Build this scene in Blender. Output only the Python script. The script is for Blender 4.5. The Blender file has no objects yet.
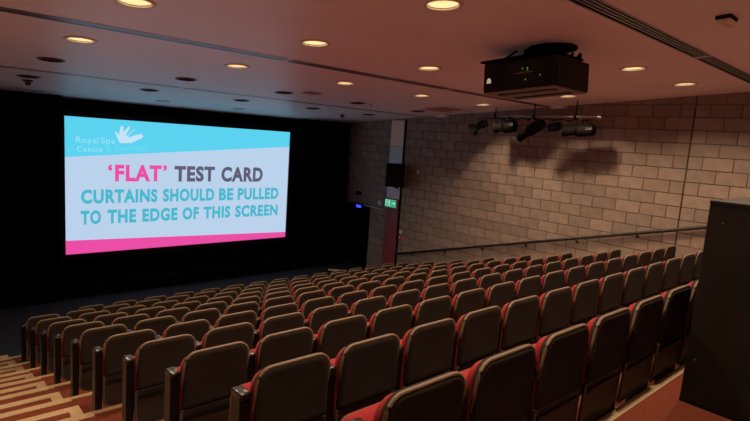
import bpy, bmesh, math, random
from mathutils import Vector, Matrix, Euler

random.seed(7)
scene = bpy.context.scene
C = scene.collection
PI = math.pi
ZO = 3.95                      # the front floor lies at z = 0; measured heights below are relative to the eye

# ------------------------------------------------------------------ camera, world, exposure
cam_data = bpy.data.cameras.new('camera')
cam = bpy.data.objects.new('camera', cam_data)
C.objects.link(cam)
R_, U_, F_ = (0.749, -0.658, 0.070), (0.037, 0.147, 0.988), (0.661, 0.738, -0.134)
yaw, pit, rol = math.radians(41.84378549), math.radians(-7.72676699), math.radians(4.0336997)
fw = Vector((math.sin(yaw) * math.cos(pit), math.cos(yaw) * math.cos(pit), math.sin(pit)))
r0 = Vector((math.cos(yaw), -math.sin(yaw), 0))
u0 = r0.cross(fw)
rr = r0 * math.cos(rol) + u0 * math.sin(rol)
uu = -r0 * math.sin(rol) + u0 * math.cos(rol)
m3 = Matrix((rr, uu, -fw)).transposed()
cam.matrix_world = Matrix.Translation((0, 0, ZO)) @ m3.to_4x4()
cam_data.sensor_width = 36.0
cam_data.lens = 519.02 / 750 * 36.0
cam_data.clip_start = 0.02
scene.camera = cam

world = bpy.data.worlds.new('world')
scene.world = world
world.use_nodes = True
world.node_tree.nodes['Background'].inputs[0].default_value = (0.02, 0.02, 0.025, 1)
world.node_tree.nodes['Background'].inputs[1].default_value = 0.3

scene.view_settings.view_transform = 'Standard'
scene.view_settings.look = 'None'
scene.view_settings.gamma = 1.0
scene.view_settings.use_curve_mapping = False
scene.view_settings.exposure = 0.0
scene.cycles.use_denoising = True
scene.cycles.max_bounces = 10
scene.cycles.diffuse_bounces = 6
scene.cycles.sample_clamp_indirect = 6.0

LAMP_WATTS = 138.0              # each lit downlight
LAMP_COLOR = (1.0, 0.70, 0.46)
SCREEN_GAIN = 1.0

# ------------------------------------------------------------------ materials
def lin(r, g, b):
    f = lambda c: c / 12.92 if c <= 0.04045 else ((c + 0.055) / 1.055) ** 2.4
    return (f(r / 255), f(g / 255), f(b / 255), 1)

def mat(name, col, rough=0.6, var=0.0, scale=20.0, bump=0.0, bscale=200.0, metal=0.0, spec=0.5, sheen=0.0, rnd=0.0, detail=3.0):
    m = bpy.data.materials.new(name)
    m.use_nodes = True
    nt = m.node_tree
    b = nt.nodes['Principled BSDF']
    b.inputs['Roughness'].default_value = rough
    b.inputs['Metallic'].default_value = metal
    b.inputs['Specular IOR Level'].default_value = spec
    if sheen:
        b.inputs['Sheen Weight'].default_value = sheen
    b.inputs['Base Color'].default_value = col
    tc = nt.nodes.new('ShaderNodeTexCoord')
    out = None
    if var > 0:
        n = nt.nodes.new('ShaderNodeTexNoise')
        n.inputs['Scale'].default_value = scale
        n.inputs['Detail'].default_value = detail
        nt.links.new(tc.outputs['Object'], n.inputs['Vector'])
        mr = nt.nodes.new('ShaderNodeMapRange')
        mr.inputs['From Min'].default_value = 0.3
        mr.inputs['From Max'].default_value = 0.7
        mr.inputs['To Min'].default_value = 1 - var
        mr.inputs['To Max'].default_value = 1 + var
        nt.links.new(n.outputs['Fac'], mr.inputs['Value'])
        mix = nt.nodes.new('ShaderNodeVectorMath')
        mix.operation = 'SCALE'
        mix.inputs[0].default_value = col[:3]
        nt.links.new(mr.outputs['Result'], mix.inputs['Scale'])
        out = mix.outputs['Vector']
    if rnd > 0:
        oi = nt.nodes.new('ShaderNodeObjectInfo')
        ge = nt.nodes.new('ShaderNodeNewGeometry')
        ad = nt.nodes.new('ShaderNodeMath'); ad.operation = 'ADD'
        nt.links.new(oi.outputs['Random'], ad.inputs[0])
        nt.links.new(ge.outputs['Random Per Island'], ad.inputs[1])
        fr = nt.nodes.new('ShaderNodeMath'); fr.operation = 'FRACT'
        nt.links.new(ad.outputs[0], fr.inputs[0])
        mr2 = nt.nodes.new('ShaderNodeMapRange')
        mr2.inputs['To Min'].default_value = 1 - rnd
        mr2.inputs['To Max'].default_value = 1 + rnd
        nt.links.new(fr.outputs[0], mr2.inputs['Value'])
        sc = nt.nodes.new('ShaderNodeVectorMath'); sc.operation = 'SCALE'
        if out is None:
            sc.inputs[0].default_value = col[:3]
        else:
            nt.links.new(out, sc.inputs[0])
        nt.links.new(mr2.outputs['Result'], sc.inputs['Scale'])
        out = sc.outputs['Vector']
    if out is not None:
        nt.links.new(out, b.inputs['Base Color'])
    if bump > 0:
        n2 = nt.nodes.new('ShaderNodeTexNoise')
        n2.inputs['Scale'].default_value = bscale
        n2.inputs['Detail'].default_value = 2
        nt.links.new(tc.outputs['Object'], n2.inputs['Vector'])
        bp = nt.nodes.new('ShaderNodeBump')
        bp.inputs['Strength'].default_value = bump
        bp.inputs['Distance'].default_value = 0.01
        nt.links.new(n2.outputs['Fac'], bp.inputs['Height'])
        nt.links.new(bp.outputs['Normal'], b.inputs['Normal'])
    return m

def emit(name, col, strength=1.0):
    m = bpy.data.materials.new(name)
    m.use_nodes = True
    nt = m.node_tree
    nt.nodes.remove(nt.nodes['Principled BSDF'])
    e = nt.nodes.new('ShaderNodeEmission')
    e.inputs['Color'].default_value = col
    e.inputs['Strength'].default_value = strength
    nt.links.new(e.outputs[0], nt.nodes['Material Output'].inputs['Surface'])
    return m

M = {}
M['block'] = mat('concrete_block', (0.258, 0.206, 0.170, 1), 0.92, var=0.10, scale=9, bump=0.35, bscale=120, rnd=0.13, spec=0.15)
M['mortar'] = mat('mortar', (0.125, 0.10, 0.085, 1), 0.95, var=0.15, scale=30, spec=0.1)
M['joint'] = mat('joint_sealant', (0.055, 0.040, 0.032, 1), 0.9, var=0.1, scale=20, spec=0.1)
M['ceiling'] = mat('ceiling_paint', (0.94, 0.86, 0.90, 1), 0.46, var=0.03, scale=1.2, spec=0.5)
M['carpet'] = mat('red_brown_carpet', (0.165, 0.044, 0.026, 1), 0.97, var=0.30, scale=140, bump=0.5, bscale=400, spec=0.05)
M['front_carpet'] = mat('carpet_screen_tint', (0.021, 0.025, 0.035, 1), 0.95, var=0.35, scale=60, bump=0.4, bscale=300, spec=0.1)  # carpet colour carries the screen's blue-grey light on the front floor
M['nosing'] = mat('tan_nosing', (0.40, 0.29, 0.165, 1), 0.7, var=0.10, scale=40, spec=0.2)
M['back_fabric'] = mat('dark_brown_back_fabric', (0.021, 0.0145, 0.0105, 1), 0.8, var=0.15, scale=220, bump=0.25, bscale=600, spec=0.18)
M['edge'] = mat('brown_edge_piping', (0.165, 0.112, 0.072, 1), 0.55, var=0.12, scale=60, spec=0.4)
M['red'] = mat('red_upholstery', (0.25, 0.011, 0.014, 1), 0.85, var=0.12, scale=120, bump=0.2, bscale=500, spec=0.15, sheen=0.1)
M['shell'] = mat('grey_brown_plastic_shell', (0.026, 0.020, 0.016, 1), 0.6, var=0.10, scale=30, spec=0.4)
M['rim'] = mat('shell_lit_edge_grey', (0.075, 0.062, 0.052, 1), 0.5, var=0.1, scale=40, spec=0.4)  # light on the lower shell edge, painted as a paler rim
M['standard'] = mat('black_steel_standard', (0.006, 0.005, 0.0045, 1), 0.40, var=0.2, scale=15, spec=0.28)
M['armpad'] = mat('polished_dark_armrest', (0.012, 0.008, 0.007, 1), 0.30, var=0.2, scale=20, spec=0.45)
M['drape'] = mat('black_velvet', (0.0018, 0.0018, 0.0024, 1), 0.95, var=0.3, scale=6, spec=0.05)
M['black'] = mat('black_paint', (0.006, 0.005, 0.005, 1), 0.6, var=0.2, scale=12, spec=0.15)
M['desk'] = mat('black_stained_board', (0.011, 0.008, 0.0055, 1), 0.6, var=0.30, scale=5, spec=0.14, bump=0.05, bscale=40, detail=6)
M['matt_black'] = mat('matt_black_metal', (0.0035, 0.003, 0.003, 1), 0.8, var=0.2, scale=18, spec=0.06)
M['proj'] = mat('projector_case', (0.008, 0.006, 0.0055, 1), 0.5, var=0.15, scale=10, spec=0.2)
M['proj_under'] = mat('projector_base_plate', (0.20, 0.15, 0.13, 1), 0.5, var=0.1, scale=10, spec=0.4)
M['chrome'] = mat('scuffed_steel', (0.34, 0.33, 0.32, 1), 0.45, var=0.2, scale=30, metal=1.0)
M['alu'] = mat('aluminium_slat', (0.42, 0.42, 0.43, 1), 0.35, var=0.1, scale=20, metal=0.8)
M['void'] = mat('dark_void', (0.006, 0.005, 0.005, 1), 0.95, var=0.2, scale=8, spec=0.05)
M['white'] = mat('white_plastic', (0.62, 0.60, 0.57, 1), 0.5, var=0.04, scale=10)
M['ring'] = mat('white_trim_ring', (0.70, 0.62, 0.56, 1), 0.45, var=0.04, scale=10)
M['can'] = mat('white_reflector', (0.80, 0.72, 0.60, 1), 0.4, var=0.03, scale=10)
M['can_off'] = mat('unlit_dark_reflector', (0.075, 0.025, 0.022, 1), 0.5, var=0.2, scale=14)  # fitting colour darkened where the lamp is off; reused on the dark domes
M['lamp_on'] = emit('lit_lamp', (1.0, 0.74, 0.42, 1), 3.2)
M['lamp_off'] = mat('unlit_lamp', (0.05, 0.025, 0.022, 1), 0.3, var=0.1, scale=9)
M['beige'] = mat('beige_panel', (0.80, 0.64, 0.48, 1), 0.7, var=0.06, scale=8)
M['green_grey'] = mat('green_grey_panel', (0.50, 0.60, 0.60, 1), 0.7, var=0.06, scale=8)
M['pale_grey'] = mat('pale_grey_panel', (0.72, 0.66, 0.68, 1), 0.7, var=0.05, scale=8)
M['maroon'] = mat('maroon_panel', (0.22, 0.040, 0.032, 1), 0.55, var=0.12, scale=7)
M['brown_board'] = mat('brown_board', (0.42, 0.19, 0.14, 1), 0.8, var=0.15, scale=12)
M['exit_green'] = emit('exit_sign_green', lin(70, 190, 145), 0.75)
M['exit_white'] = emit('exit_sign_white', lin(180, 235, 215), 0.9)
M['blue_led'] = emit('blue_light', (0.03, 0.05, 1.0, 1), 2.0)
M['led_green'] = emit('green_led', (0.20, 0.55, 0.10, 1), 0.55)
M['logo'] = emit('badge_glow', (1.0, 0.78, 0.58, 1), 0.5)  # badge mark given its own glow by colour; it is no lamp
M['call_red'] = mat('red_plastic', (0.55, 0.03, 0.03, 1), 0.4, var=0.05, scale=10)
M['rail'] = mat('dark_handrail', (0.008, 0.006, 0.006, 1), 0.45, var=0.2, scale=10)
M['plain_wall'] = mat('cream_painted_wall', (0.88, 0.84, 0.80, 1), 0.9, var=0.08, scale=3, spec=0.1)
S = SCREEN_GAIN
M['s_white'] = emit('screen_white', lin(186, 210, 235), S)
M['s_cyan'] = emit('screen_cyan', lin(92, 211, 240), S)
M['s_cyan_txt'] = emit('screen_teal', lin(72, 184, 206), S)
M['s_pink'] = emit('screen_pink', lin(236, 78, 166), S)
M['s_grey'] = emit('screen_grey', lin(96, 92, 116), S)
M['s_pale'] = emit('screen_pale', lin(200, 226, 246), S)
M['s_logo'] = emit('screen_logo_letters', lin(168, 226, 246), S)
M['s_faint'] = emit('screen_faint', lin(122, 222, 246), S)

# ------------------------------------------------------------------ helpers
def bx(bm, x0, x1, y0, y1, z0, z1):
    v = [bm.verts.new((x, y, z)) for z in (z0, z1) for y in (y0, y1) for x in (x0, x1)]
    for f in ((0, 2, 3, 1), (4, 5, 7, 6), (0, 1, 5, 4), (2, 6, 7, 3), (0, 4, 6, 2), (1, 3, 7, 5)):
        bm.faces.new([v[i] for i in f])
    return v

def bevel(bm, w, seg=1):
    bmesh.ops.bevel(bm, geom=list(bm.edges), offset=w, segments=seg, profile=0.5, affect='EDGES')

def tube(bm, pts, r, seg=10, caps=True, r_end=None):
    pts = [Vector(p) for p in pts]
    rings = []
    n = len(pts)
    for i, p in enumerate(pts):
        a = pts[max(0, i - 1)]; b = pts[min(n - 1, i + 1)]
        d = (b - a).normalized()
        up = Vector((0, 0, 1)) if abs(d.z) < 0.9 else Vector((1, 0, 0))
        s = d.cross(up).normalized(); t = s.cross(d)
        ri = r if r_end is None else r + (r_end - r) * i / (n - 1)
        rings.append([bm.verts.new(p + (s * math.cos(2 * PI * k / seg) + t * math.sin(2 * PI * k / seg)) * ri) for k in range(seg)])
    for i in range(n - 1):
        for k in range(seg):
            bm.faces.new((rings[i][k], rings[i][(k + 1) % seg], rings[i + 1][(k + 1) % seg], rings[i + 1][k]))
    if caps:
        bm.faces.new(rings[0][::-1]); bm.faces.new(rings[-1])

def lathe(bm, prof, seg=28, closed=False):
    rings = []
    for r, z in prof:
        if r < 1e-6:
            rings.append([bm.verts.new((0, 0, z))])
        else:
            rings.append([bm.verts.new((r * math.cos(2 * PI * k / seg), r * math.sin(2 * PI * k / seg), z)) for k in range(seg)])
    pairs = list(zip(rings, rings[1:])) + ([(rings[-1], rings[0])] if closed else [])
    for a, b in pairs:
        for k in range(seg):
            k2 = (k + 1) % seg
            if len(a) == 1 and len(b) > 1:
                bm.faces.new((a[0], b[k2], b[k]))
            elif len(b) == 1 and len(a) > 1:
                bm.faces.new((a[k], a[k2], b[0]))
            elif len(a) > 1:
                bm.faces.new((a[k], a[k2], b[k2], b[k]))

def prism(bm, pts, y0, y1):
    """outline in x,z extruded along y"""
    a = [bm.verts.new((x, y0, z)) for x, z in pts]
    b = [bm.verts.new((x, y1, z)) for x, z in pts]
    n = len(pts)
    bm.faces.new(a[::-1]); bm.faces.new(b)
    for i in range(n):
        bm.faces.new((a[i], a[(i + 1) % n], b[(i + 1) % n], b[i]))

def to_mesh(name, bm, m, smooth=False):
    bmesh.ops.recalc_face_normals(bm, faces=list(bm.faces))
    me = bpy.data.meshes.new(name)
    bm.to_mesh(me); bm.free()
    me.materials.append(m)
    if smooth:
        for p in me.polygons:
            p.use_smooth = True
    return me

def obj(name, bm, m, parent=None, loc=(0, 0, 0), smooth=False, rot=(0, 0, 0)):
    me = bm if isinstance(bm, bpy.types.Mesh) else to_mesh(name, bm, m, smooth)
    o = bpy.data.objects.new(name, me)
    C.objects.link(o)
    o.location = loc
    o.rotation_euler = rot
    if parent:
        o.parent = parent
    else:
        o.location = (loc[0], loc[1], loc[2] + ZO)
    return o

def thing(name, label, cat, loc, rot=(0, 0, 0), group=None):
    o = bpy.data.objects.new(name, None)
    o.empty_display_size = 0.1
    C.objects.link(o)
    o.location = (loc[0], loc[1], loc[2] + ZO)
    o.rotation_euler = rot
    o['label'] = label; o['category'] = cat
    if group:
        o['group'] = group
    return o

def tag(o, label, cat, group=None):
    o['label'] = label; o['category'] = cat
    if group:
        o['group'] = group
    return o

def structure(o):
    o['kind'] = 'structure'
    return o

def part(name, parent, m, fn, smooth=False, loc=(0, 0, 0), rot=(0, 0, 0)):
    bm = bmesh.new()
    fn(bm)
    return obj(name, bm, m, parent, loc, smooth, rot)

ORD = ['zeroth', 'first', 'second', 'third', 'fourth', 'fifth', 'sixth', 'seventh', 'eighth', 'ninth', 'tenth', 'eleventh', 'twelfth', 'thirteenth', 'fourteenth', 'fifteenth', 'sixteenth']

# ------------------------------------------------------------------ measured layout
XW = 10.14                                   # block wall face
XL = -0.90                                   # left wall face
YR, YF = -1.6, 13.40                         # rear and front walls
SLOPE = 0.0705
CA = math.atan(SLOPE)
def ceil_z(y):
    return 1.367 - SLOPE * y
ROWY = {1: 1.112, 2: 1.948, 3: 2.781, 4: 3.602, 5: 4.436, 6: 5.262, 7: 6.085, 8: 6.898, 9: 7.705, 10: 8.489, 11: 9.30}
ROWZ = {1: -0.833, 2: -1.067, 3: -1.300, 4: -1.529, 5: -1.765, 6: -1.985, 7: -2.215, 8: -2.443, 9: -2.661, 10: -2.866, 11: -3.084}
SEAT_H = 0.861
def zf(k):
    return -1.460 if k == 0 else (-3.95 if k >= 11 else ROWZ[k] - SEAT_H)
def edge_y(k):                               # front edge of tier k
    return ROWY[k + 1] + 0.028
def floor_at(y):
    for k in range(0, 11):
        if y <= edge_y(k):
            return zf(k)
    return zf(11)
PITCH, COL0 = 0.487, 1.508                   # seat pitch, right edge of the first seat
SEAT_W = 0.420
AISLE_L, AISLE_R = 1.005, 8.87

# ------------------------------------------------------------------ floor: raked tiers
prof = [(YR - 0.2, -4.2), (YR - 0.2, zf(0))]
for k in range(0, 11):
    prof.append((edge_y(k), zf(k)))
    prof.append((edge_y(k), zf(k + 1)))
prof.append((edge_y(10) + 0.42, zf(11)))
prof.append((edge_y(10) + 0.42, -4.2))
bm = bmesh.new()
va = [bm.verts.new((XL - 0.1, y, z)) for y, z in prof]
vb = [bm.verts.new((XW + 0.04, y, z)) for y, z in prof]
bm.faces.new(va); bm.faces.new(vb[::-1])
for i in range(len(prof)):
    j = (i + 1) % len(prof)
    bm.faces.new((va[i], vb[i], vb[j], va[j]))
floor = structure(obj('floor', bm, M['carpet']))
bm = bmesh.new()
bx(bm, XL - 0.1, XW + 0.6, edge_y(10) + 0.42, YF + 0.2, -4.2, -3.95)
floor_front = structure(obj('floor', bm, M['front_carpet']))

for k in range(0, 11):
    def f(bm, k=k):
        y = edge_y(k); z = zf(k)
        v = [(y - 0.078, z), (y - 0.0779, z + 0.005), (y + 0.004, z + 0.005), (y + 0.006, z - 0.03), (y, z - 0.03), (y, z)]
        w = [(max(p, y - 0.048), q) for p, q in v]
        for xa, xb, pr in ((XL, AISLE_L + 0.02, v), (AISLE_L + 0.02, AISLE_R, w), (AISLE_R, XW, v)):
            a = [bm.verts.new((xa, p, q)) for p, q in pr]; b = [bm.verts.new((xb, p, q)) for p, q in pr]
            bm.faces.new(a); bm.faces.new(b[::-1])
            for i in range(6):
                j = (i + 1) % 6
                bm.faces.new((a[i], b[i], b[j], a[j]))
    part('nosing_strip', floor, M['nosing'], f)
    zt = (zf(k) + zf(k + 1)) / 2
    for side, xa, xb in (('l', XL, AISLE_L), ('r', AISLE_R, XW)):
        y0, y1 = edge_y(k), edge_y(k) + 0.40
        st = part('half_step', floor, M['carpet'], lambda bm: bx(bm, xa, xb, y0, y1, zf(k + 1), zt))
        part('nosing_strip', st, M['nosing'], lambda bm: bx(bm, xa, xb, y1 - 0.080, y1 + 0.004, zt - 0.025, zt + 0.005))
        if side == 'l':
            part('side_strip', st, M['nosing'], lambda bm: bx(bm, xb - 0.09, xb + 0.003, y0 + 0.002, y1 - 0.080, zt - 0.02, zt + 0.005))
        else:
            part('side_strip', st, M['nosing'], lambda bm: bx(bm, xa - 0.003, xa + 0.09, y0 + 0.002, y1 - 0.080, zt - 0.02, zt + 0.005))

# ------------------------------------------------------------------ side, rear and front walls
bm = bmesh.new(); bx(bm, XL - 0.2, XL, YR - 0.2, YF + 0.2, -4.2, 1.75)
structure(obj('wall_left', bm, M['plain_wall']))
bm = bmesh.new(); bx(bm, XL, XW, YR - 0.2, YR, -1.46, 1.75)
structure(obj('wall_rear', bm, M['plain_wall']))
bm = bmesh.new(); bx(bm, XL, XW + 0.7, YF, YF + 0.2, -3.95, 1.75)
structure(obj('wall_front', bm, M['drape']))

# right wall: mortar backing with the doorway cut out, then block by block
DY0, DY1, DZ = 11.55, 13.10, -2.0
bm = bmesh.new()
bx(bm, XW + 0.012, XW + 0.25, YR - 0.2, DY0, -4.2, 1.75)
bx(bm, XW + 0.012, XW + 0.25, DY0, DY1, DZ, 1.75)
bx(bm, XW + 0.012, XW + 0.25, DY1, YF + 0.2, -4.2, 1.75)
wall = structure(obj('wall_right', bm, M['mortar']))

BL, BH, GAP, JY = 0.457, 0.225, 0.011, 3.23
F_PX = 519.02
def project(p):
    v = Vector(p); z = v.dot(fw)
    if z < 0.1:
        return None
    return (375 + F_PX * v.dot(rr) / z, 210.5 - F_PX * v.dot(uu) / z)
blocks = []
for n in range(-7, 19):
    zt = 0.0955 - BH * n
    zb = zt - BH
    half = (n % 2 == 0)
    ys = [JY]
    y = JY + (0.232 if half else BL)
    while y < 12.9:
        ys.append(y); y += BL
    spans = [(a + (0.006 if i == 0 else 0), b) for i, (a, b) in enumerate(zip(ys, ys[1:]))]
    y = JY - (0.232 if half else BL); yb = [JY]
    while y > YR - 0.4:
        yb.append(y); y -= BL
    spans += [(b, a - (0.006 if i == 0 else 0)) for i, (a, b) in enumerate(zip(yb, yb[1:]))]
    for a, b in spans:
        pieces = [(a, b)]
        if zb < DZ - 0.01 and b > DY0 and a < DY1:        # the doorway
            pieces = [q for q in ((a, min(b, DY0)), (max(a, DY1), b)) if q[1] - q[0] > 0.03]
        for (p, q) in pieces:
            if q > YF or p < YR - 0.3:
                continue
            if zb > ceil_z(q) or zt < floor_at(p) - 0.02:
                continue
            blocks.append((p, q, zb, zt))
def rank(bk):
    p, q, zb, zt = bk
    if zt > ceil_z(p) + 0.005 or zt > ceil_z(q) + 0.005:
        return -1
    cy, cz = (p + q) / 2, (zb + zt) / 2
    if cz < floor_at(cy) + 0.70 or (10.25 < cy < 10.82):
        return -1
    c = [project((XW, yy, zz)) for yy, zz in ((p, zb), (q, zb), (q, zt), (p, zt))]
    if any(k is None for k in c):
        return -1
    xs = [k[0] for k in c]; yy = [k[1] for k in c]
    if min(xs) > 748 or max(xs) < 0 or (min(xs) > 704 and min(yy) > 200):
        return -1
    return (max(xs) - min(xs)) * (max(yy) - min(yy))
ranked = sorted(blocks, key=rank, reverse=True)
single = [b for b in ranked[:300] if rank(b) > 0]
rest = [b for b in blocks if b not in set(single)]
mesh_cache = {}
for p, q, zb, zt in single:
    key = (round(q - p, 3),)
    if key not in mesh_cache:
        bm = bmesh.new()
        bx(bm, 0, 0.04, GAP / 2, (q - p) - GAP / 2, GAP / 2, BH - GAP / 2)
        bmesh.ops.bevel(bm, geom=[e for e in bm.edges if all(v.co.x < 0.001 for v in e.verts)], offset=0.006, segments=1, affect='EDGES')
        mesh_cache[key] = to_mesh('block', bm, M['block'])
    o = obj('block', mesh_cache[key], None, wall, (XW + random.uniform(-0.0025, 0.0025), p, zb))
bm = bmesh.new()
for p, q, zb, zt in rest:
    v = bx(bm, XW + random.uniform(-0.002, 0.002), XW + 0.04, p + GAP / 2, q - GAP / 2, zb + GAP / 2, zt - GAP / 2)
    for w in v:
        w.co.z = min(w.co.z, ceil_z(w.co.y) + 0.001)
bmesh.ops.dissolve_degenerate(bm, dist=1e-5, edges=list(bm.edges))
o = obj('blockwork', bm, M['block'], wall); o['kind'] = 'stuff'

# doorway recess behind the right wall: black panel and lining paint the corridor's darkness
part('movement_joint', wall, M['joint'], lambda bm: bx(bm, XW - 0.001, XW + 0.013, JY - 0.006, JY + 0.006, -3.6, ceil_z(JY)))
bm = bmesh.new()
bx(bm, XW + 0.25, XW + 0.30, DY0 - 0.3, DY1 + 0.3, -3.95, DZ + 0.25)
door = structure(obj('doorway_dark_panel', bm, M['void']))
part('door_lining', door, M['void'], lambda bm: (bx(bm, XW + 0.005, XW + 0.25, DY0 - 0.0, DY0 + 0.02, -3.95, DZ), bx(bm, XW + 0.005, XW + 0.25, DY0 + 0.02, DY1, DZ - 0.02, DZ)))

# ------------------------------------------------------------------ ceiling (falls gently towards the screen) with real openings
LX = [1.455, 3.37, 5.26, 7.09, 8.83]
LIT_Y = [1.13, 3.02, 4.93, 6.87]
OFF_Y = [8.57, 10.37]
lit = [(x, y) for y in LIT_Y for x in LX if not (abs(x - 5.26) < 0.1 and abs(y - 3.02) < 0.1)]
off = [(x, y) for y in OFF_Y for x in LX]
NUDGE = {(3.37, 3.02): (3.337, 3.062), (7.09, 3.02): (7.05, 3.046), (8.83, 3.02): (8.734, 2.975), (1.455, 4.93): (1.462, 4.888), (3.37, 4.93): (3.379, 4.965), (5.26, 4.93): (5.272, 4.997), (8.83, 4.93): (8.839, 4.903),
         (1.455, 6.87): (1.455, 6.80), (3.37, 6.87): (3.406, 6.884), (5.26, 6.87): (5.302, 6.871), (7.09, 6.87): (7.146, 6.894), (8.83, 6.87): (8.915, 6.825),
         (1.455, 8.57): (1.44, 8.414), (3.37, 8.57): (3.351, 8.557), (5.26, 8.57): (5.232, 8.625), (7.09, 8.57): (7.118, 8.732), (8.83, 8.57): (8.993, 8.766)}
def spot_xy(x, y):
    return NUDGE.get((x, y), (x, y))
VENTS = [(6.0, 0.150), (9.58, 0.085), (2.19, 0.165)]
SEGS = [(XL + 0.06, 3.63), (3.70, 6.82), (6.91, 10.08)]
def cy(y):                                   # distance along the sloping ceiling
    return y / math.cos(CA)
bm = bmesh.new()
bx(bm, XL - 0.15, XW + 0.012, cy(YR) - 0.1, cy(YF) + 0.1, 0, 0.22)
ceiling = structure(obj('ceiling', bm, M['ceiling'], None, (0, 0, 1.367), rot=(-CA, 0, 0)))
bm = bmesh.new()
for x, y in (spot_xy(*q) for q in lit + off):
    ret = bmesh.ops.create_cone(bm, cap_ends=True, segments=28, radius1=0.136, radius2=0.136, depth=0.30)
    bmesh.ops.translate(bm, vec=(x, cy(y), 0.02), verts=ret['verts'])
for y, w in VENTS:
    for a, b in SEGS:
        bx(bm, a, b, cy(y) - w / 2, cy(y) + w / 2, -0.1, 0.12)
cut = bpy.data.objects.new('cutter', to_mesh('cutter', bm, M['ceiling']))
C.objects.link(cut)
cut.location = ceiling.location; cut.rotation_euler = ceiling.rotation_euler
md = ceiling.modifiers.new('cut', 'BOOLEAN'); md.object = cut; md.operation = 'DIFFERENCE'; md.solver = 'EXACT'
bpy.context.view_layer.update()
dg = bpy.context.evaluated_depsgraph_get()
me = bpy.data.meshes.new_from_object(ceiling.evaluated_get(dg))
ceiling.modifiers.clear(); ceiling.data = me; me.name = 'ceiling'
bpy.data.objects.remove(cut)

def on_ceiling(x, y, drop=0.0):
    return (x, y, ceil_z(y) - drop)

# downlights
def m_ring():
    bm = bmesh.new(); lathe(bm, [(0.134, 0.0), (0.134, -0.006), (0.144, -0.013), (0.164, -0.009), (0.172, 0.0)], 32, True); return bm
def m_can():
    bm = bmesh.new(); lathe(bm, [(0.134, 0.0), (0.128, 0.06), (0.115, 0.115), (0.118, 0.115), (0.1345, 0.0)], 32, True); return bm
def m_disc():
    bm = bmesh.new(); lathe(bm, [(0.0, 0.072), (0.10, 0.075), (0.122, 0.085), (0.122, 0.10), (0.0, 0.10)], 32); return bm
ring_me = to_mesh('trim_ring', m_ring(), M['ring'], True)
can_me = to_mesh('reflector', m_can(), M['can'], True)
disc_me = to_mesh('lamp_disc', m_disc(), M['lamp_on'], True)
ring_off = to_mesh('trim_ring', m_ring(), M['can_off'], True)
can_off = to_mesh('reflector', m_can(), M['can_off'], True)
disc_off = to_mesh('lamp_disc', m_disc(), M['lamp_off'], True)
ROWNAME = {0: 'row above the rearmost seats', 1: 'row beside the projector', 2: 'middle lit row', 3: 'lit row farthest forward', 4: 'nearer dark row', 5: 'farther dark row'}
def downlight(x, y, on, row):
    col = LX.index(x)
    side = ['leftmost', 'second from the left', 'middle', 'second from the block wall', 'nearest the block wall'][col]
    lab = ('lit round ceiling downlight, %s, %s' if on else 'unlit dark ceiling downlight, %s, %s') % (ROWNAME[row], side)
    t = thing('downlight', lab, 'ceiling light', on_ceiling(*spot_xy(x, y)), (-CA, 0, 0), 'lit round downlights' if on else 'unlit round downlights')
    obj('trim_ring', ring_me if on else ring_off, None, t)
    obj('reflector', can_me if on else can_off, None, t)
    obj('lamp_disc', disc_me if on else disc_off, None, t)
    if on:
        ld = bpy.data.lights.new('lamp', 'SPOT')
        ld.energy = LAMP_WATTS; ld.color = LAMP_COLOR
        ld.spot_size = math.radians(138); ld.spot_blend = 0.65; ld.shadow_soft_size = 0.07
        lo = bpy.data.objects.new('lamp', ld); C.objects.link(lo)
        lo.parent = t; lo.location = (0, 0, -0.02)
for x, y in lit:
    downlight(x, y, True, LIT_Y.index(y))
for x, y in off:
    downlight(x, y, False, 4 + OFF_Y.index(y))

# linear slot diffusers
for vi, (y, w) in enumerate(VENTS):
    for si, (a, b) in enumerate(SEGS):
        where = ['above the middle rows', 'nearest the screen', 'nearest the camera'][vi]
        lab = 'long slatted ceiling air slot %s, %s length' % (where, ['left', 'middle', 'right'][si])
        t = thing('slot_diffuser', lab, 'air vent', on_ceiling((a + b) / 2, y), (-CA, 0, 0), 'linear ceiling air slots')
        L = (b - a) / 2 - 0.002; h = w / 2 - 0.001
        part('backing', t, M['void'], lambda bm: bx(bm, -L, L, -h, h, 0.095, 0.11))
        part('frame', t, M['alu'], lambda bm: (bx(bm, -L - 0.012, L + 0.012, -h - 0.012, -h + 0.004, -0.006, 0.0), bx(bm, -L - 0.012, L + 0.012, h - 0.004, h + 0.012, -0.006, 0.0),
             bx(bm, -L - 0.012, -L + 0.008, -h + 0.004, h - 0.004, -0.006, 0.0), bx(bm, L - 0.008, L + 0.012, -h + 0.004, h - 0.004, -0.006, 0.0)))
        part('side_liner', t, M['void'], lambda bm: (bx(bm, -L, L, -h, -h + 0.003, 0.0, 0.095), bx(bm, -L, L, h - 0.003, h, 0.0, 0.095)))
        ns = 3 if w > 0.1 else 1
        for k in range(ns):
            yy = -h + (k + 1) * 2 * h / (ns + 1)
            part('slat', t, M['alu'], lambda bm: bx(bm, -L + 0.002, L - 0.002, yy - 0.008, yy + 0.008, -0.003, 0.04))

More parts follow.
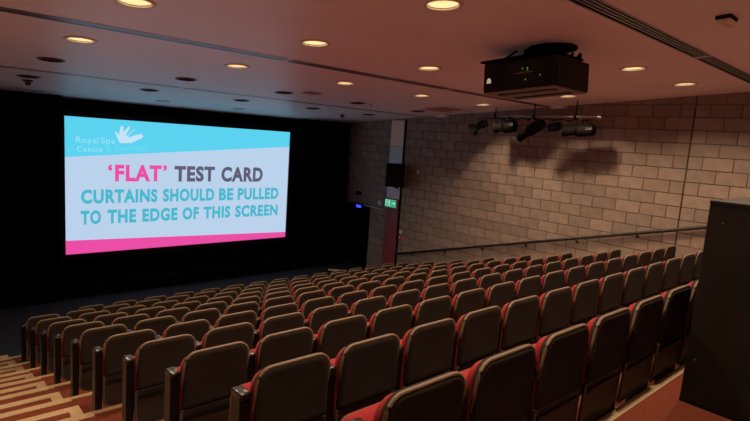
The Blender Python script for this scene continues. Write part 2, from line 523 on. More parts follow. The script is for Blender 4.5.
# ------------------------------------------------------------------ screen with the projected test card
scr = thing('cinema_screen', 'wide cinema screen showing a bright cyan, white and pink test card', 'screen', (0, 13.04, 0))
X0, X1, Z0, Z1 = 2.462, 8.167, -3.035, 0.047
CB = (-0.845, -0.372)                         # lower edge of the cyan band, left and right
PB = (-2.715, -2.885)                         # upper edge of the pink band
def quad(bm, pts, y):
    bm.faces.new([bm.verts.new((x, y, z)) for x, z in pts])
def slab(pts, y, t=0.004):
    def f(bm):
        prism(bm, pts, y - t, y)
    return f
part('screen_sheet', scr, M['white'], lambda bm: bx(bm, X0 - 0.02, X1 + 0.02, 0.004, 0.02, Z0 - 0.02, Z1 + 0.02))
part('white_field', scr, M['s_white'], slab([(X0, PB[0]), (X1, PB[1]), (X1, CB[1]), (X0, CB[0])], 0.0))
part('cyan_band', scr, M['s_cyan'], slab([(X0, CB[0]), (X1, CB[1]), (X1, Z1), (X0, Z1)], 0.0))
part('pink_band', scr, M['s_pink'], slab([(X0, Z0), (X1, Z0), (X1, PB[1]), (X0, PB[0])], 0.0))
def frame(bm):
    w = 0.13
    bx(bm, X0 - w, X0 - 0.004, -0.05, 0.03, Z0 - w, Z1 + w); bx(bm, X1 + 0.004, X1 + w, -0.05, 0.03, Z0 - w, Z1 + w)
    bx(bm, X0 - 0.004, X1 + 0.004, -0.05, 0.03, Z1 + 0.004, Z1 + w); bx(bm, X0 - 0.004, X1 + 0.004, -0.05, 0.03, Z0 - w, Z0 - 0.004)
part('masking_frame', scr, M['black'], frame)
for xx in (X0 + 0.6, X1 - 0.6):
    part('screen_leg', scr, M['drape'], lambda bm: bx(bm, xx - 0.04, xx + 0.04, 0.03, 0.09, -3.65, Z1))

def word(txt, x0, x1, zt, zb, m, bold=0.0, name='caption_word', y=-0.008):
    cu = bpy.data.curves.new(name, 'FONT')
    cu.body = txt; cu.size = 1.0; cu.offset = bold; cu.space_character = 1.12; cu.extrude = 0.0; cu.resolution_u = 4
    tmp = bpy.data.objects.new('tmp', cu); C.objects.link(tmp)
    bpy.context.view_layer.update()
    me = bpy.data.meshes.new_from_object(tmp.evaluated_get(bpy.context.evaluated_depsgraph_get()))
    bpy.data.objects.remove(tmp); bpy.data.curves.remove(cu)
    xs = [v.co.x for v in me.vertices]; ys = [v.co.y for v in me.vertices]
    a, b, c, d = min(xs), max(xs), min(ys), max(ys)
    for v in me.vertices:
        fx = (v.co.x - a) / (b - a); fy = (v.co.y - c) / (d - c)
        v.co = (x0 + fx * (x1 - x0), y, zb + fy * (zt - zb))
    me.materials.clear(); me.materials.append(m)
    me.name = name
    return obj(name, me, None, scr)
G = M['s_grey']; P = M['s_pink']; T = M['s_cyan_txt']
word('\u2018', 3.335, 3.425, -0.978, -1.13, P, 0.03)
word('FLAT', 3.485, 4.549, -0.984, -1.380, P, 0.045)
word('\u2019', 4.580, 4.672, -0.978, -1.13, P, 0.03)
word('TEST', 4.861, 5.921, -0.986, -1.388, G, 0.045)
word('CARD', 6.104, 7.337, -0.986, -1.392, G, 0.045)
for t, a, b in (('CURTAINS', 2.775, 4.454), ('SHOULD', 4.588, 5.922), ('BE', 6.053, 6.464), ('PULLED', 6.595, 7.871)):
    word(t, a, b, -1.564, -1.892, T, 0.045)
for t, a, b in (('TO', 2.766, 3.187), ('THE', 3.321, 3.958), ('EDGE', 4.103, 4.957), ('OF', 5.085, 5.510), ('THIS', 5.640, 6.394), ('SCREEN', 6.538, 7.869)):
    word(t, a, b, -2.044, -2.372, T, 0.045)
word('Royal', 2.687, 3.127, -0.385, -0.565, M['s_logo'], -0.004)
word('Spa', 3.189, 3.484, -0.372, -0.555, M['s_logo'], -0.004)
word('Centre', 2.705, 3.215, -0.588, -0.715, M['s_logo'], -0.004)
word('&', 3.283, 3.399, -0.560, -0.690, M['s_faint'], -0.004)
word('Town', 3.480, 3.834, -0.545, -0.668, M['s_faint'], -0.008)
word('Hall', 3.885, 4.160, -0.525, -0.648, M['s_faint'], -0.008)
hand = [(3.483, -0.249), (3.57, -0.462), (3.60, -0.487), (3.833, -0.473), (3.944, -0.415), (4.079, -0.342), (4.105, -0.294), (4.055, -0.246), (3.898, -0.295), (3.766, -0.361), (3.754, -0.318), (3.922, -0.150), (3.908, -0.142), (3.735, -0.310), (3.71, -0.300), (3.810, -0.110), (3.772, -0.090), (3.672, -0.226), (3.645, -0.31), (3.618, -0.30), (3.670, -0.120), (3.635, -0.078), (3.600, -0.112), (3.569, -0.290), (3.553, -0.320), (3.495, -0.225)]
bm = bmesh.new(); quad(bm, hand, -0.007)
bmesh.ops.triangulate(bm, faces=list(bm.faces))
obj('hand_emblem', bm, M['s_pale'], scr)

# black drapes and pelmet around the screen, low stage under it
def drape(bm, xa, xb, z0, ztop, amp=0.05, pitch=0.16):
    n = int((xb - xa) / 0.027)
    prev = None
    for i in range(n + 1):
        x = xa + (xb - xa) * i / n
        y = amp * math.sin(2 * PI * (x - xa) / pitch + 0.7 * math.sin(x * 3.1))
        a = bm.verts.new((x, y, z0)); b = bm.verts.new((x, y * 0.8, ztop)); c = bm.verts.new((x, y + 0.008, z0)); d = bm.verts.new((x, y * 0.8 + 0.008, ztop))
        if prev:
            bm.faces.new((prev[0], a, b, prev[1])); bm.faces.new((c, prev[2], prev[3], d))
        prev = (a, b, c, d)
tag(part('stage_drape', None, M['drape'], lambda bm: drape(bm, XL + 0.02, 2.34, -3.95, 0.46), True, (0, 12.55, 0)), 'tall black stage curtain hanging left of the screen', 'curtain', 'black stage curtains')
tag(part('stage_drape', None, M['drape'], lambda bm: drape(bm, 8.32, 10.10, -3.95, 0.45), True, (0, 12.64, 0)), 'tall black stage curtain between the screen and the block wall', 'curtain', 'black stage curtains')
tag(part('pelmet', None, M['drape'], lambda bm: drape(bm, 2.36, 8.30, 0.18, 0.43, 0.02), True, (0, 13.20, 0)), 'black pelmet curtain along the ceiling above the screen', 'curtain')
st = thing('stage_platform', 'low black stage platform under the bright screen', 'stage', (5.33, 12.86, -3.95))
part('deck', st, M['drape'], lambda bm: bx(bm, -2.94, 2.94, -0.30, 0.52, 0.26, 0.30))
part('front_skirt', st, M['drape'], lambda bm: drape(bm, -2.92, 2.92, 0.0, 0.26, 0.02, 0.12), True, (0, -0.25, 0))
tag(part('floor_edge_strip', None, M['pale_grey'], lambda bm: (bx(bm, -0.27, 0.27, -0.025, 0.025, 0, 0.03), bevel(bm, 0.006)), False, (9.36, 11.95, -3.95), (0, 0, -0.75)),
    'pale strip lying on the dark floor before the doorway', 'floor strip')

# ------------------------------------------------------------------ seats
H = SEAT_H + 0.010
LEAN = 0.02
def lean(z):
    return LEAN * (H - z)
def outline(w, z0, z1, rt, rb, n=5):
    pts = []
    for cx, cz, r, a0 in ((w - rt, z1 - rt, rt, 0), (-w + rt, z1 - rt, rt, 90), (-w + rb, z0 + rb, rb, 180), (w - rb, z0 + rb, rb, 270)):
        for i in range(n + 1):
            a = math.radians(a0 + 90 * i / n)
            pts.append((cx + r * math.cos(a), cz + r * math.sin(a)))
    return pts
def cushion(bm, w, z0, z1, rt, rb, layers, ly=lean, bulge=0.0, taper=0.0):
    """layers: (y, inset) from rear to front"""
    rings = []
    zc = (z0 + z1) / 2
    for y, ins in layers:
        o = outline(w - ins, z0 + ins, z1 - ins, max(rt - ins, 0.01), max(rb - ins, 0.01))
        rings.append([bm.verts.new((x * (1 + taper * (z1 - z)), y + ly(z), z)) for x, z in o])
    n = len(rings[0])
    for a, b in zip(rings, rings[1:]):
        for i in range(n):
            bm.faces.new((a[i], a[(i + 1) % n], b[(i + 1) % n], b[i]))
    c0 = bm.verts.new((0, layers[0][0] - bulge + ly(zc), zc)); c1 = bm.verts.new((0, layers[-1][0] + bulge + ly(zc), zc))
    for i in range(n):
        bm.faces.new((rings[0][(i + 1) % n], rings[0][i], c0)); bm.faces.new((rings[-1][i], rings[-1][(i + 1) % n], c1))
W2 = SEAT_W / 2
def b_back(bm): cushion(bm, W2 - 0.010, 0.525, H - 0.004, 0.075, 0.02, [(0.004, 0.035), (0.0, 0.016), (0.010, 0.003), (0.040, 0.002)], bulge=0.006, taper=0.10)
def b_edge(bm):
    o = outline(W2 - 0.003, 0.517, H - 0.004, 0.074, 0.02)
    keep = [p for p in o if p[1] > 0.53]
    k0 = o.index(keep[0])
    pts = [(W2 - 0.006, H - 0.21), (W2 - 0.003, H - 0.13)] + o[0:12] + [(-W2 + 0.003, H - 0.13), (-W2 + 0.006, H - 0.21)]
    tube(bm, [((x - math.copysign(0.006, x)) * (1 + 0.10 * (H - z)), 0.014 + lean(z) + 0.16 * max(0.0, H - 0.10 - z), z) for x, z in pts], 0.0085, 6)
def b_front(bm): cushion(bm, W2 - 0.004, 0.44, H - 0.026, 0.080, 0.05, [(0.034, 0.008), (0.044, 0.0), (0.070, 0.004), (0.090, 0.035)], bulge=0.010, taper=0.10)
def shell_y(z):
    return lean(z) + (2.2 * (0.36 - z) ** 2 if z < 0.36 else 0)
def b_shell(bm): cushion(bm, W2 + 0.002, 0.235, 0.522, 0.015, 0.09, [(0.016, 0.012), (0.012, 0.004), (0.030, 0.0)], ly=shell_y)
def b_lit_edge(bm):
    o = outline(W2, 0.237, 0.522, 0.015, 0.088)[8:24]
    tube(bm, [(x, 0.018 + shell_y(z), z) for x, z in o], 0.009, 6)
def b_groove(bm): bx(bm, -W2 + 0.02, W2 - 0.02, 0.006 + lean(0.48), 0.03 + lean(0.48), 0.462, 0.480)
def b_tip(bm):
    cushion(bm, W2 + 0.010, 0.30, 0.700, 0.08, 0.05, [(0.128, 0.03), (0.140, 0.004), (0.215, 0.0), (0.255, 0.02), (0.265, 0.05)], ly=lambda z: 0.06 * (H - z), bulge=0.012)
def b_pan(bm): cushion(bm, W2 - 0.03, 0.29, 0.66, 0.06, 0.05, [(0.270, 0.02), (0.282, 0.0), (0.292, 0.02)], ly=lambda z: 0.06 * (H - z))
def b_std(bm):
    # side profile in y,z extruded across x
    pr = [(0.060, 0.0), (0.17, 0.0), (0.155, 0.06), (0.140, 0.30), (0.128, 0.62), (0.126, 0.70), (0.118, 0.728), (0.050, 0.736), (0.042, 0.725), (0.040, 0.69), (0.050, 0.30), (0.055, 0.06)]
    a = [bm.verts.new((-0.027, y, z)) for y, z in pr]; b = [bm.verts.new((0.027, y, z)) for y, z in pr]
    bm.faces.new(a); bm.faces.new(b[::-1])
    for i in range(len(pr)):
        j = (i + 1) % len(pr)
        bm.faces.new((a[i], b[i], b[j], a[j]))
def b_pad(bm):
    bx(bm, -0.030, 0.030, 0.034, 0.130, 0.722, 0.760)
    bevel(bm, 0.011, 2)
def b_foot(bm):
    bx(bm, -0.030, 0.030, 0.04, 0.22, 0.0, 0.022); bevel(bm, 0.005)
def mk(name, fn, m, smooth=False):
    bm = bmesh.new(); fn(bm); return to_mesh(name, bm, m, smooth)
SM = dict(back_panel=mk('back_panel', b_back, M['back_fabric'], True), edge_trim=mk('edge_trim', b_edge, M['edge'], True), back_cushion=mk('back_cushion', b_front, M['red'], True),
          lower_shell=mk('lower_shell', b_shell, M['shell'], True), shell_groove=mk('shell_groove', b_groove, M['standard']), shell_lit_edge=mk('shell_lit_edge', b_lit_edge, M['rim'], True), seat_cushion=mk('seat_cushion', b_tip, M['red'], True),
          seat_pan=mk('seat_pan', b_pan, M['shell'], True), standard=mk('standard', b_std, M['standard']), arm_pad=mk('arm_pad', b_pad, M['armpad'], True), foot=mk('foot', b_foot, M['standard']))

def build_seat():
    t = thing('cinema_chair', 'x', 'seat', (0, 0, 0))
    for n in ('back_panel', 'back_cushion', 'lower_shell', 'seat_cushion'):
        p = obj(n, SM[n], None, t)
        if n == 'back_panel':
            obj('edge_trim', SM['edge_trim'], None, p)
        if n == 'lower_shell':
            obj('shell_groove', SM['shell_groove'], None, p)
            obj('shell_lit_edge', SM['shell_lit_edge'], None, p)
        if n == 'seat_cushion':
            obj('seat_pan', SM['seat_pan'], None, p)
    add_standard(t, -PITCH / 2)
    return t
def add_standard(t, x):
    s = obj('standard', SM['standard'], None, t, (x, 0, 0))
    obj('arm_pad', SM['arm_pad'], None, s)
    obj('foot', SM['foot'], None, s)
    return s
def dup(root):
    r = root.copy(); C.objects.link(r)
    for ch in root.children:
        c = ch.copy(); C.objects.link(c); c.parent = r
        for g in ch.children:
            d = g.copy(); C.objects.link(d); d.parent = c
    return r
proto = build_seat()
bpy.context.view_layer.update()
used = False
def place_seat(x, y, z, label, group, last=False, wide=None):
    global used
    if not used:
        t = proto; used = True
    else:
        t = dup(proto)
    t.location = (x, y, z + ZO)
    t.rotation_euler = (0, 0, 0.0)
    t['label'] = label; t['group'] = group
    if wide:
        for ch in t.children:
            if ch.name.startswith('standard'):
                ch.location.x = -wide / 2
    return t
COUNTS = {}
lasts = []
for r in range(1, 12):
    if r == 11:
        n, pitch, right0 = 14, 0.520, 2.320
    else:
        n, pitch, right0 = COUNTS.get(r, 16), PITCH, COL0
    for i in range(n):
        x = right0 + 0.022 + i * pitch - W2
        if r == 1: row = 'rearmost row'
        elif r == 11: row = 'front row nearest the screen'
        else: row = '%s row from the back' % ORD[r]
        if r <= 2 or i < 8:
            pos = 'at the left aisle' if i == 0 else '%s from the left aisle' % ORD[i + 1]
            if r == 11:
                pos = '%s from its left end' % ORD[i + 1]
        else:
            j = n - i
            pos = 'at the right aisle' if j == 1 else '%s from the right aisle' % ORD[j]
            if r == 11:
                pos = '%s from its right end' % ORD[j]
        t = place_seat(x, ROWY[r], zf(r), 'brown-backed red tip-up seat, %s, %s' % (row, pos), 'red tip-up seats with brown backs', wide=pitch if r == 11 else None)
        if i == n - 1:
            lasts.append((t, pitch))
for t, pitch in lasts:
    add_standard(t, pitch / 2)

# ------------------------------------------------------------------ black control desk at the right
dk = thing('control_desk', 'tall black boxed control desk standing at the right beside the rear row', 'desk', (4.19, 0.36, -1.46))
part('body', dk, M['desk'], lambda bm: (bx(bm, -0.70, 0.70, -0.60, 0.60, 0.0, 1.225), bevel(bm, 0.004)))
part('top', dk, M['black'], lambda bm: (bx(bm, -0.702, 0.702, -0.602, 0.602, 1.225, 1.248), bevel(bm, 0.003)))
part('kick_strip', dk, M['black'], lambda bm: bx(bm, -0.704, -0.700, -0.60, 0.60, 0.0, 0.03))
for yy, zz in ((0.55, 0.28), (0.52, 1.12), (-0.1, 0.3)):
    part('screw_cap', dk, M['shell'], lambda bm: lathe(bm, [(0, 0), (0.008, 0), (0.006, 0.004), (0, 0.004)], 10), False, (-0.701, yy, zz), (0, -PI / 2, 0))

# ------------------------------------------------------------------ projector hung from the ceiling
pj = thing('projector', 'large black cinema projector hanging from the ceiling on a mount', 'projector', (5.25, 3.33, 0.80), (-CA, 0, 0))
HX, HY, HZ = 0.345, 0.45, 0.16
part('case', pj, M['proj'], lambda bm: (bx(bm, -HX, HX, -HY, HY, -HZ + 0.01, HZ), bevel(bm, 0.008, 2)))
part('base_plate', pj, M['proj_under'], lambda bm: bx(bm, -HX + 0.01, HX - 0.01, -HY + 0.01, HY - 0.01, -HZ - 0.002, -HZ + 0.01))
part('base_rail', pj, M['proj'], lambda bm: (bx(bm, -0.2, -0.12, -HY + 0.1, HY - 0.1, -HZ - 0.012, -HZ - 0.002), bx(bm, 0.12, 0.2, -HY + 0.1, HY - 0.1, -HZ - 0.012, -HZ - 0.002)))
part('lens', pj, M['black'], lambda bm: lathe(bm, [(0.0, 0.0), (0.09, 0.0), (0.09, 0.10), (0.075, 0.10), (0.07, 0.06), (0.0, 0.05)], 24), True, (0, HY, 0.0), (-PI / 2, 0, 0))
def vents(bm):
    for k in range(9):
        bx(bm, -HX - 0.004, -HX, 0.13 + k * 0.022, 0.143 + k * 0.022, -0.09, 0.10)
part('vent_grille', pj, M['standard'], vents)
part('control_panel', pj, M['standard'], lambda bm: (bx(bm, -HX - 0.006, -HX, -0.34, 0.09, -0.11, 0.12), bevel(bm, 0.002)))
part('panel_lip', pj, M['proj_under'], lambda bm: bx(bm, -HX - 0.012, -HX - 0.006, -0.18, 0.04, 0.010, 0.020))
for yy, zz in ((-0.06, 0.06), (-0.12, 0.062), (-0.12, 0.040), (-0.10, -0.06), (-0.27, -0.03)):
    part('status_light', pj, M['led_green'], lambda bm: bx(bm, -HX - 0.009, -HX - 0.006, yy - 0.005, yy + 0.005, zz - 0.005, zz + 0.005))
def badge(bm):
    y = -HX - 0.003
    for a, b, c, d in ((0.345, 0.405, -0.052, -0.040), (0.350, 0.372, -0.036, -0.010), (0.378, 0.402, -0.036, -0.014), (0.360, 0.392, -0.012, 0.002)):
        bx(bm, y, y + 0.003, a, b, c, d)
part('badge', pj, M['logo'], badge)
part('end_panel', pj, M['proj'], lambda bm: (bx(bm, -HX + 0.02, HX - 0.02, -HY - 0.006, -HY, -HZ + 0.03, HZ - 0.02), bevel(bm, 0.002)))
mt = part('mount', pj, M['matt_black'], lambda bm: (bx(bm, -0.33, 0.30, -0.40, 0.52, HZ + 0.030, HZ + 0.050), bx(bm, -0.10, 0.16, -0.26, 0.10, HZ + 0.050, HZ + 0.16)))
part('ceiling_plate', mt, M['matt_black'], lambda bm: lathe(bm, [(0, 0), (0.27, 0), (0.27, 0.02), (0, 0.02)], 28), False, (0.08, -0.14, 0.310))
for sx in (-0.24, 0.24):
    for sy in (-0.36, 0.34):
        part('mount_rod', mt, M['matt_black'], lambda bm: tube(bm, [(sx, sy, HZ), (sx, sy, HZ + 0.02), (sx * 0.5, sy * 0.5, 0.315)], 0.012, 8))
part('cable', pj, M['matt_black'], lambda bm: tube(bm, [(0.1, -HY + 0.05, HZ), (0.12, -HY + 0.0, HZ + 0.07), (0.2, -HY + 0.03, HZ + 0.08), (0.27, -HY + 0.08, HZ + 0.03), (0.3, -HY + 0.12, HZ)], 0.014, 8), True)
part('cable', pj, M['matt_black'], lambda bm: tube(bm, [(0.0, -HY + 0.10, HZ), (0.05, -HY + 0.04, HZ + 0.06), (0.12, -HY + 0.08, HZ + 0.09), (0.18, -HY + 0.2, HZ + 0.04)], 0.012, 8), True)

# ------------------------------------------------------------------ lighting bar and lanterns
bar = thing('lighting_bar', 'steel lighting bar hung under the ceiling along the block wall', 'lighting bar', (9.5, 5.96, 0.70))
part('pipe', bar, M['chrome'], lambda bm: tube(bm, [(0, -1.43, 0), (0, 1.43, 0)], 0.024, 14), True)
for yy in (-1.38, 1.38):
    part('end_coupler', bar, M['chrome'], lambda bm: tube(bm, [(0, yy - 0.03, 0), (0, yy + 0.03, 0)], 0.042, 12))
for yy in (-0.9, 0.0, 0.95):
    part('hanger', bar, M['matt_black'], lambda bm: (tube(bm, [(0, yy, 0.02), (0, yy, ceil_z(5.96 + yy) - 0.70)], 0.012, 8), tube(bm, [(0, yy - 0.025, 0), (0, yy + 0.025, 0)], 0.036, 10)))
part('wiring', bar, M['matt_black'], lambda bm: tube(bm, [(0.02, 1.2 - 0.06 * i, -0.035 - 0.035 * abs(math.sin(i * 0.63))) for i in range(40)], 0.012, 6), True)
def lantern(y, z, L, r, aim, label, barn=False):
    t = thing('stage_lantern', label, 'stage light', (9.5, y, 0.70), (0, 0, 0), 'stage lanterns on the lighting bar')
    d = Vector(aim).normalized()
    dz = z - 0.70
    q = Vector((0, 1, 0)).rotation_difference(d).to_euler()
    c = Vector((0, 0, dz))
    def body(bm):
        prof = [(0.0, -L * 0.5), (r * 0.55, -L * 0.5), (r * 0.8, -L * 0.42), (r, -L * 0.25), (r, L * 0.05), (r * 0.78, L * 0.10), (r * 0.78, L * 0.34), (r * 0.95, L * 0.38), (r * 0.95, L * 0.5), (r * 0.7, L * 0.5), (r * 0.7, L * 0.42), (0, L * 0.40)]
        lathe(bm, prof, 18)
        bmesh.ops.rotate(bm, verts=list(bm.verts), cent=(0, 0, 0), matrix=Matrix.Rotation(-PI / 2, 3, 'X'))
    b = part('body', t, M['matt_black'], body, False, c, q)
    part('lens', b, M['armpad'], lambda bm: (lathe(bm, [(0, L * 0.445), (r * 0.62, L * 0.43), (r * 0.62, L * 0.42), (0, L * 0.42)], 18), bmesh.ops.rotate(bm, verts=list(bm.verts), cent=(0, 0, 0), matrix=Matrix.Rotation(-PI / 2, 3, 'X'))), True)
    def fins(bm):
        for k in range(4):
            yy = -L * (0.44 - 0.055 * k)
            tube(bm, [(0, yy - 0.006, 0), (0, yy + 0.006, 0)], r * 0.98, 14)
    part('cooling_fins', b, M['standard'], fins)
    if barn:
        def doors(bm):
            for s in (-1, 1):
                v = bx(bm, -r, r, L * 0.5, L * 0.5 + r * 1.2, s * r - 0.004, s * r + 0.004)
                for w in v:
                    if w.co.y > L * 0.55:
                        w.co.z += s * r * 0.5
                v = bx(bm, s * r - 0.004, s * r + 0.004, L * 0.5, L * 0.5 + r * 1.2, -r, r)
                for w in v:
                    if w.co.y > L * 0.55:
                        w.co.x += s * r * 0.5
        part('barn_doors', b, M['matt_black'], doors)
    part('yoke', t, M['matt_black'], lambda bm: (tube(bm, [(-r - 0.02, 0, dz), (-r - 0.02, 0, -0.06), (0, 0, -0.045), (r + 0.02, 0, -0.06), (r + 0.02, 0, dz)], 0.011, 8), tube(bm, [(-r - 0.035, 0, dz), (r + 0.035, 0, dz)], 0.014, 8)))
    part('hook_clamp', t, M['chrome'], lambda bm: (tube(bm, [(0, -0.02, 0.0), (0, 0.02, 0.0)], 0.034, 10), bx(bm, -0.012, 0.012, -0.015, 0.015, -0.06, -0.01)))
    part('flex', t, M['matt_black'], lambda bm: tube(bm, [(0.02, -L * 0.35, dz + 0.02), (0.05, -L * 0.55, dz - 0.04), (0.06, -L * 0.4, dz + 0.08), (0.02, -0.1, -0.03)], 0.009, 6), True)
lantern(7.27, 0.49, 0.28, 0.085, (-0.35, 0.7, -0.5), 'small stage lantern at the screen end of the lighting bar', True)
lantern(6.62, 0.475, 0.48, 0.135, (-0.15, 1, -0.10), 'second stage lantern from the screen end, pointing level at the screen')
lantern(6.00, 0.42, 0.62, 0.115, (-0.30, 0.85, -0.62), 'long stage lantern tilted steeply downward in the middle of the lighting bar')
lantern(5.47, 0.50, 0.26, 0.085, (-0.8, 0.1, -0.15), 'short stage lantern turned toward the seats, next to the last lantern')
lantern(4.96, 0.445, 0.60, 0.115, (-0.10, 1, -0.06), 'long level stage lantern at the camera end of the lighting bar')

# ------------------------------------------------------------------ pilaster with its panels, speaker, exit sign
pl = structure(thing('trim_1', 'x', 'x', (XW, 10.545, 0)))
for k in ('label', 'category'):
    del pl[k]
PT = ceil_z(10.545) - 0.03
part('shadow_line_backing', pl, M['void'], lambda bm: bx(bm, -0.035, 0.0, -0.285, 0.275, -3.7, PT))  # black backing overhangs the near side to draw a shadow line
part('beige_panel', pl, M['beige'], lambda bm: (bx(bm, -0.06, -0.035, -0.245, 0.265, -0.13, PT - 0.01), bevel(bm, 0.004)))
part('green_grey_panel', pl, M['green_grey'], lambda bm: (bx(bm, -0.055, -0.035, -0.245, 0.265, -0.66, -0.135), bevel(bm, 0.004)))
part('grey_panel', pl, M['pale_grey'], lambda bm: (bx(bm, -0.055, -0.035, -0.245, 0.265, -1.60, -0.665), bevel(bm, 0.004)))
part('maroon_panel', pl, M['maroon'], lambda bm: (bx(bm, -0.06, -0.035, -0.245, 0.265, -3.65, -1.605), bevel(bm, 0.004)))

ex = thing('exit_sign', 'green and white emergency exit sign below the wall loudspeaker', 'sign', (XW - 0.062, 10.60, -1.735))
part('case', ex, M['white'], lambda bm: bx(bm, -0.02, 0.0, -0.235, 0.225, -0.125, 0.105))
part('green_face', ex, M['exit_green'], lambda bm: bx(bm, -0.024, -0.02, -0.225, 0.215, -0.115, 0.095))
def runner(bm):
    # facing the seats, the figure reads from right (greater y) to left
    x0, x1 = -0.027, -0.024
    def poly(pts):
        a = [bm.verts.new((x0, y, z)) for y, z in pts]; b = [bm.verts.new((x1, y, z)) for y, z in pts]
        bm.faces.new(a); bm.faces.new(b[::-1])
        for i in range(len(pts)):
            j = (i + 1) % len(pts)
            bm.faces.new((a[i], b[i], b[j], a[j]))
    poly([(0.05 + 0.017 * math.cos(t * PI / 4), 0.065 + 0.017 * math.sin(t * PI / 4)) for t in range(8)])
    poly([(0.075, 0.045), (0.035, 0.04), (0.045, -0.015), (0.07, -0.015)])
    poly([(0.045, -0.015), (0.065, -0.015), (0.03, -0.045), (0.04, -0.09), (0.022, -0.09), (0.01, -0.04)])
    poly([(0.055, -0.015), (0.07, -0.015), (0.09, -0.055), (0.125, -0.06), (0.125, -0.075), (0.08, -0.072)])
    poly([(0.035, 0.04), (0.04, 0.02), (0.005, 0.005), (0.0, 0.018)])
    poly([(0.075, 0.045), (0.075, 0.028), (0.11, 0.01), (0.115, 0.024)])
    poly([(0.20, -0.10), (0.20, 0.08), (0.14, 0.08), (0.14, -0.03), (0.155, -0.03), (0.155, 0.065), (0.185, 0.065), (0.185, -0.10)])
    poly([(-0.06, 0.012), (-0.06, -0.012), (-0.14, -0.012), (-0.14, -0.05), (-0.20, 0.0), (-0.14, 0.05), (-0.14, 0.012)])
part('pictogram', ex, M['exit_white'], runner)

sp = thing('wall_loudspeaker', 'black loudspeaker bracketed on the wall pilaster above the exit sign', 'loudspeaker', (9.78, 10.20, -0.91), (0, 0, math.radians(-38)))
def spk(bm):
    pts = [(-0.26, -0.02), (-0.24, -0.20), (0.24, -0.20), (0.26, -0.02), (0.16, 0.19), (-0.16, 0.19)]
    a = [bm.verts.new((x, y, -0.31)) for x, y in pts]; b = [bm.verts.new((x, y, 0.31)) for x, y in pts]
    bm.faces.new(a); bm.faces.new(b[::-1])
    for i in range(6):
        j = (i + 1) % 6
        bm.faces.new((a[i], b[i], b[j], a[j]))
    bevel(bm, 0.01)
part('cabinet', sp, M['matt_black'], spk)
part('grille', sp, M['black'], lambda bm: (bx(bm, -0.225, 0.225, -0.212, -0.200, -0.29, 0.29), bevel(bm, 0.004)))
part('bracket', sp, M['matt_black'], lambda bm: (bx(bm, -0.03, 0.03, 0.0, 0.36, -0.345, -0.312), bx(bm, -0.06, 0.06, 0.34, 0.36, -0.40, -0.27)), False, (0.02, 0.0, 0.0), (0, 0, math.radians(-22)))
part('bracket_bolt', sp, M['chrome'], lambda bm: tube(bm, [(0.05, 0.13, -0.36), (0.05, 0.13, -0.30)], 0.018, 10))

# ------------------------------------------------------------------ small fittings on the block wall
hr = thing('handrail', 'dark handrail sloping down the block wall beside the right aisle', 'handrail', (XW, 0, 0))
def rz(y):
    return -1.085 - 0.2755 * (y - 2.795)
part('rail', hr, M['rail'], lambda bm: tube(bm, [(-0.08, y, rz(y)) for y in (-0.2, 2.8, 5.2, 10.24)], 0.030, 12), True)
y = 0.4
while y < 10.2:
    part('rail_bracket', hr, M['rail'], lambda bm: (tube(bm, [(0.0, y, rz(y) - 0.07), (-0.06, y, rz(y) - 0.07), (-0.08, y, rz(y) - 0.02)], 0.010, 8), tube(bm, [(0.0, y, rz(y) - 0.07), (-0.008, y, rz(y) - 0.07)], 0.028, 10)))
    y += 1.16
b = thing('wall_sounder', 'small round white sounder on the block wall right of the loudspeaker', 'alarm', (XW, 9.684, -0.772), (0, -PI / 2, 0))
part('base', b, M['white'], lambda bm: lathe(bm, [(0, 0), (0.06, 0), (0.06, 0.02), (0.05, 0.03), (0, 0.03)], 20), True)
part('dome', b, M['white'], lambda bm: lathe(bm, [(0.042, 0.03), (0.036, 0.05), (0.02, 0.062), (0, 0.065)], 20), True)
b = thing('fire_call_point', 'red fire alarm call point on the block wall beside the maroon panel', 'alarm', (XW, 10.17, -2.66))
part('back_box', b, M['call_red'], lambda bm: (bx(bm, -0.045, 0, -0.05, 0.05, -0.05, 0.05), bevel(bm, 0.006)))
part('glass_plate', b, M['white'], lambda bm: bx(bm, -0.048, -0.045, -0.028, 0.028, -0.025, 0.025))
b = thing('wall_switch_box', 'small white square box on the block wall above the red call point', 'switch box', (XW, 10.17, -2.50))
part('box', b, M['white'], lambda bm: (bx(bm, -0.035, 0, -0.045, 0.045, -0.05, 0.05), bevel(bm, 0.005)))
part('rocker', b, M['pale_grey'], lambda bm: bx(bm, -0.040, -0.035, -0.018, 0.018, -0.025, 0.025))
b = thing('junction_box', 'white junction box on the block wall left of the exit sign', 'junction box', (XW, 11.085, -1.80))
part('box', b, M['white'], lambda bm: (bx(bm, -0.06, 0, -0.075, 0.075, -0.06, 0.06), bevel(bm, 0.006)))
part('lid', b, M['pale_grey'], lambda bm: bx(bm, -0.064, -0.06, -0.06, 0.06, -0.045, 0.045))
tag(part('conduit', None, M['pale_grey'], lambda bm: tube(bm, [(-0.016, 0.40, 0.0), (-0.016, -0.62, -0.02)], 0.014, 8), True, (XW, 11.43, -1.965)), 'thin pale conduit along the block wall above the dark doorway', 'conduit')
b = thing('wall_bracket', 'small dark bracket on the block wall beside the black curtain', 'bracket', (XW, 12.11, -1.638))
part('plate', b, M['matt_black'], lambda bm: bx(bm, -0.02, 0, -0.12, 0.12, -0.05, 0.05))
part('arm', b, M['matt_black'], lambda bm: tube(bm, [(-0.02, 0, 0), (-0.12, 0, 0.0), (-0.14, 0, -0.03)], 0.02, 8))
b = thing('doorway_light', 'small glowing blue light over the dark doorway', 'light', (XW, 12.02, -2.03))
part('housing', b, M['matt_black'], lambda bm: bx(bm, -0.05, 0, -0.14, 0.14, -0.05, 0.07))
part('lens', b, M['blue_led'], lambda bm: (bx(bm, -0.065, -0.05, -0.11, 0.11, -0.04, 0.04), bevel(bm, 0.005)))

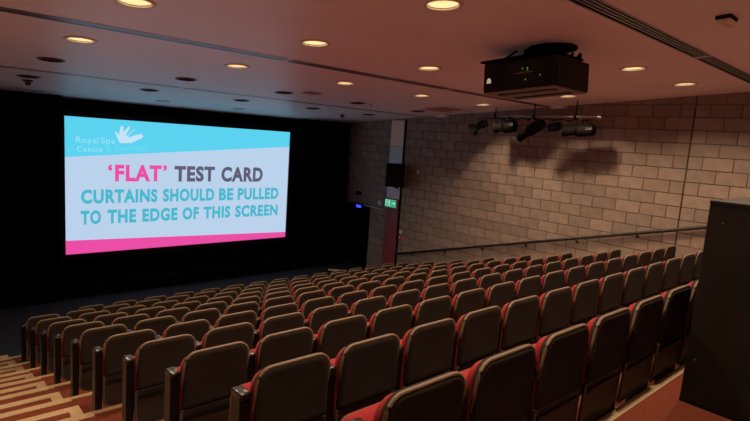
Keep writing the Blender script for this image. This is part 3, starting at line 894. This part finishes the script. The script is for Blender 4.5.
# ------------------------------------------------------------------ small fittings on the ceiling
hx = thing('ceiling_hatch', 'brown square ceiling hatch with a white rim near the block wall', 'hatch', on_ceiling(9.05, 8.0), (-CA, 0, 0))
part('panel', hx, M['brown_board'], lambda bm: (bx(bm, -0.36, 0.36, -0.27, 0.27, -0.014, -0.001), bevel(bm, 0.003)), False, (0, 0, 0), (0, 0, 0.12))
part('rim', hx, M['white'], lambda bm: (bx(bm, 0.40, 0.66, -0.33, -0.29, -0.016, 0), bx(bm, 0.62, 0.66, -0.29, 0.24, -0.016, 0), bx(bm, -0.40, 0.40, -0.33, -0.29, -0.012, 0), bx(bm, -0.40, 0.62, 0.29, 0.33, -0.03, 0)))
b = thing('access_plate', 'small brown square plate on the ceiling beside an unlit downlight', 'plate', on_ceiling(5.37, 8.30), (-CA, 0, 0))
for o in ():
    pass
part('board', b, M['brown_board'], lambda bm: (bx(bm, -0.15, 0.15, -0.14, 0.14, -0.012, -0.001), bevel(bm, 0.003)), False, (0.22, -0.06, 0))
part('latch', b, M['chrome'], lambda bm: bx(bm, 0.36, 0.42, -0.06, -0.02, -0.016, 0))
b = thing('motion_sensor', 'small beige wedge sensor on the ceiling near the top right corner', 'sensor', on_ceiling(5.29, 1.55), (-CA, 0, 0))
part('base', b, M['black'], lambda bm: (bx(bm, -0.10, 0.10, -0.06, 0.06, -0.03, 0), bevel(bm, 0.004)))  # base made black to paint the shadow above the cover
def wedge(bm):
    v = bx(bm, -0.085, 0.085, -0.05, 0.05, -0.09, -0.03)
    for w in v:
        if w.co.z < -0.08 and w.co.y > 0:
            w.co.z = -0.05
    bevel(bm, 0.004)
part('lens_cover', b, M['beige'], wedge)
def dome(x, y, label, name='ceiling_detector', r=0.06, cat='detector', m='white', drop=0.0):
    b = thing(name, label, cat, on_ceiling(x, y), (-CA, 0, 0))
    part('base', b, M[m], lambda bm: lathe(bm, [(0, 0), (r, 0), (r, -0.018), (r * 0.85, -0.025), (0, -0.025)], 18), True)
    part('dome', b, M[m], lambda bm: lathe(bm, [(r * 0.6, -0.024), (r * 0.55, -0.05 - drop), (r * 0.3, -0.065 - drop), (0, -0.067 - drop)], 18), True)
    return b
dome(1.51, 10.85, 'small dark dome below the unlit downlight at far left', m='can_off', r=0.08, drop=0.03)
dome(8.41, 10.94, 'small dark dome on the ceiling near the pilaster top', m='can_off', r=0.07, drop=0.02)
dome(7.42, 8.66, 'tiny pale dome right beside an unlit downlight near the block wall', r=0.035)
def speaker_disc(x, y, label):
    b = thing('ceiling_speaker', label, 'ceiling speaker', on_ceiling(x, y), (-CA, 0, 0), 'flat round grilles above the screen')
    part('rim', b, M['alu'], lambda bm: lathe(bm, [(0.15, 0), (0.15, -0.012), (0.128, -0.015), (0.125, 0)], 24, True), True)
    part('grille', b, M['pale_grey'], lambda bm: lathe(bm, [(0, -0.008), (0.127, -0.008), (0.127, 0), (0, 0)], 24), True)
speaker_disc(4.174, 11.945, 'flat pale round grille on the ceiling above the screen, left one')
speaker_disc(5.986, 11.917, 'flat pale round grille on the ceiling above the screen, right one')
def sensor_box(x, y, label):
    b = thing('ceiling_box', label, 'sensor', on_ceiling(x, y), (-CA, 0, 0), 'white boxes along the wall edge of the ceiling')
    part('box', b, M['white'], lambda bm: (bx(bm, -0.06, 0.06, -0.16, 0.16, -0.06, 0), bevel(bm, 0.006)))
    part('lens', b, M['pale_grey'], lambda bm: bx(bm, -0.065, -0.06, -0.08, 0.08, -0.045, -0.015))
sensor_box(10.02, 8.90, 'white box where ceiling meets block wall beyond the lighting bar')
sensor_box(10.02, 5.74, 'white box where ceiling meets block wall above the lighting bar')
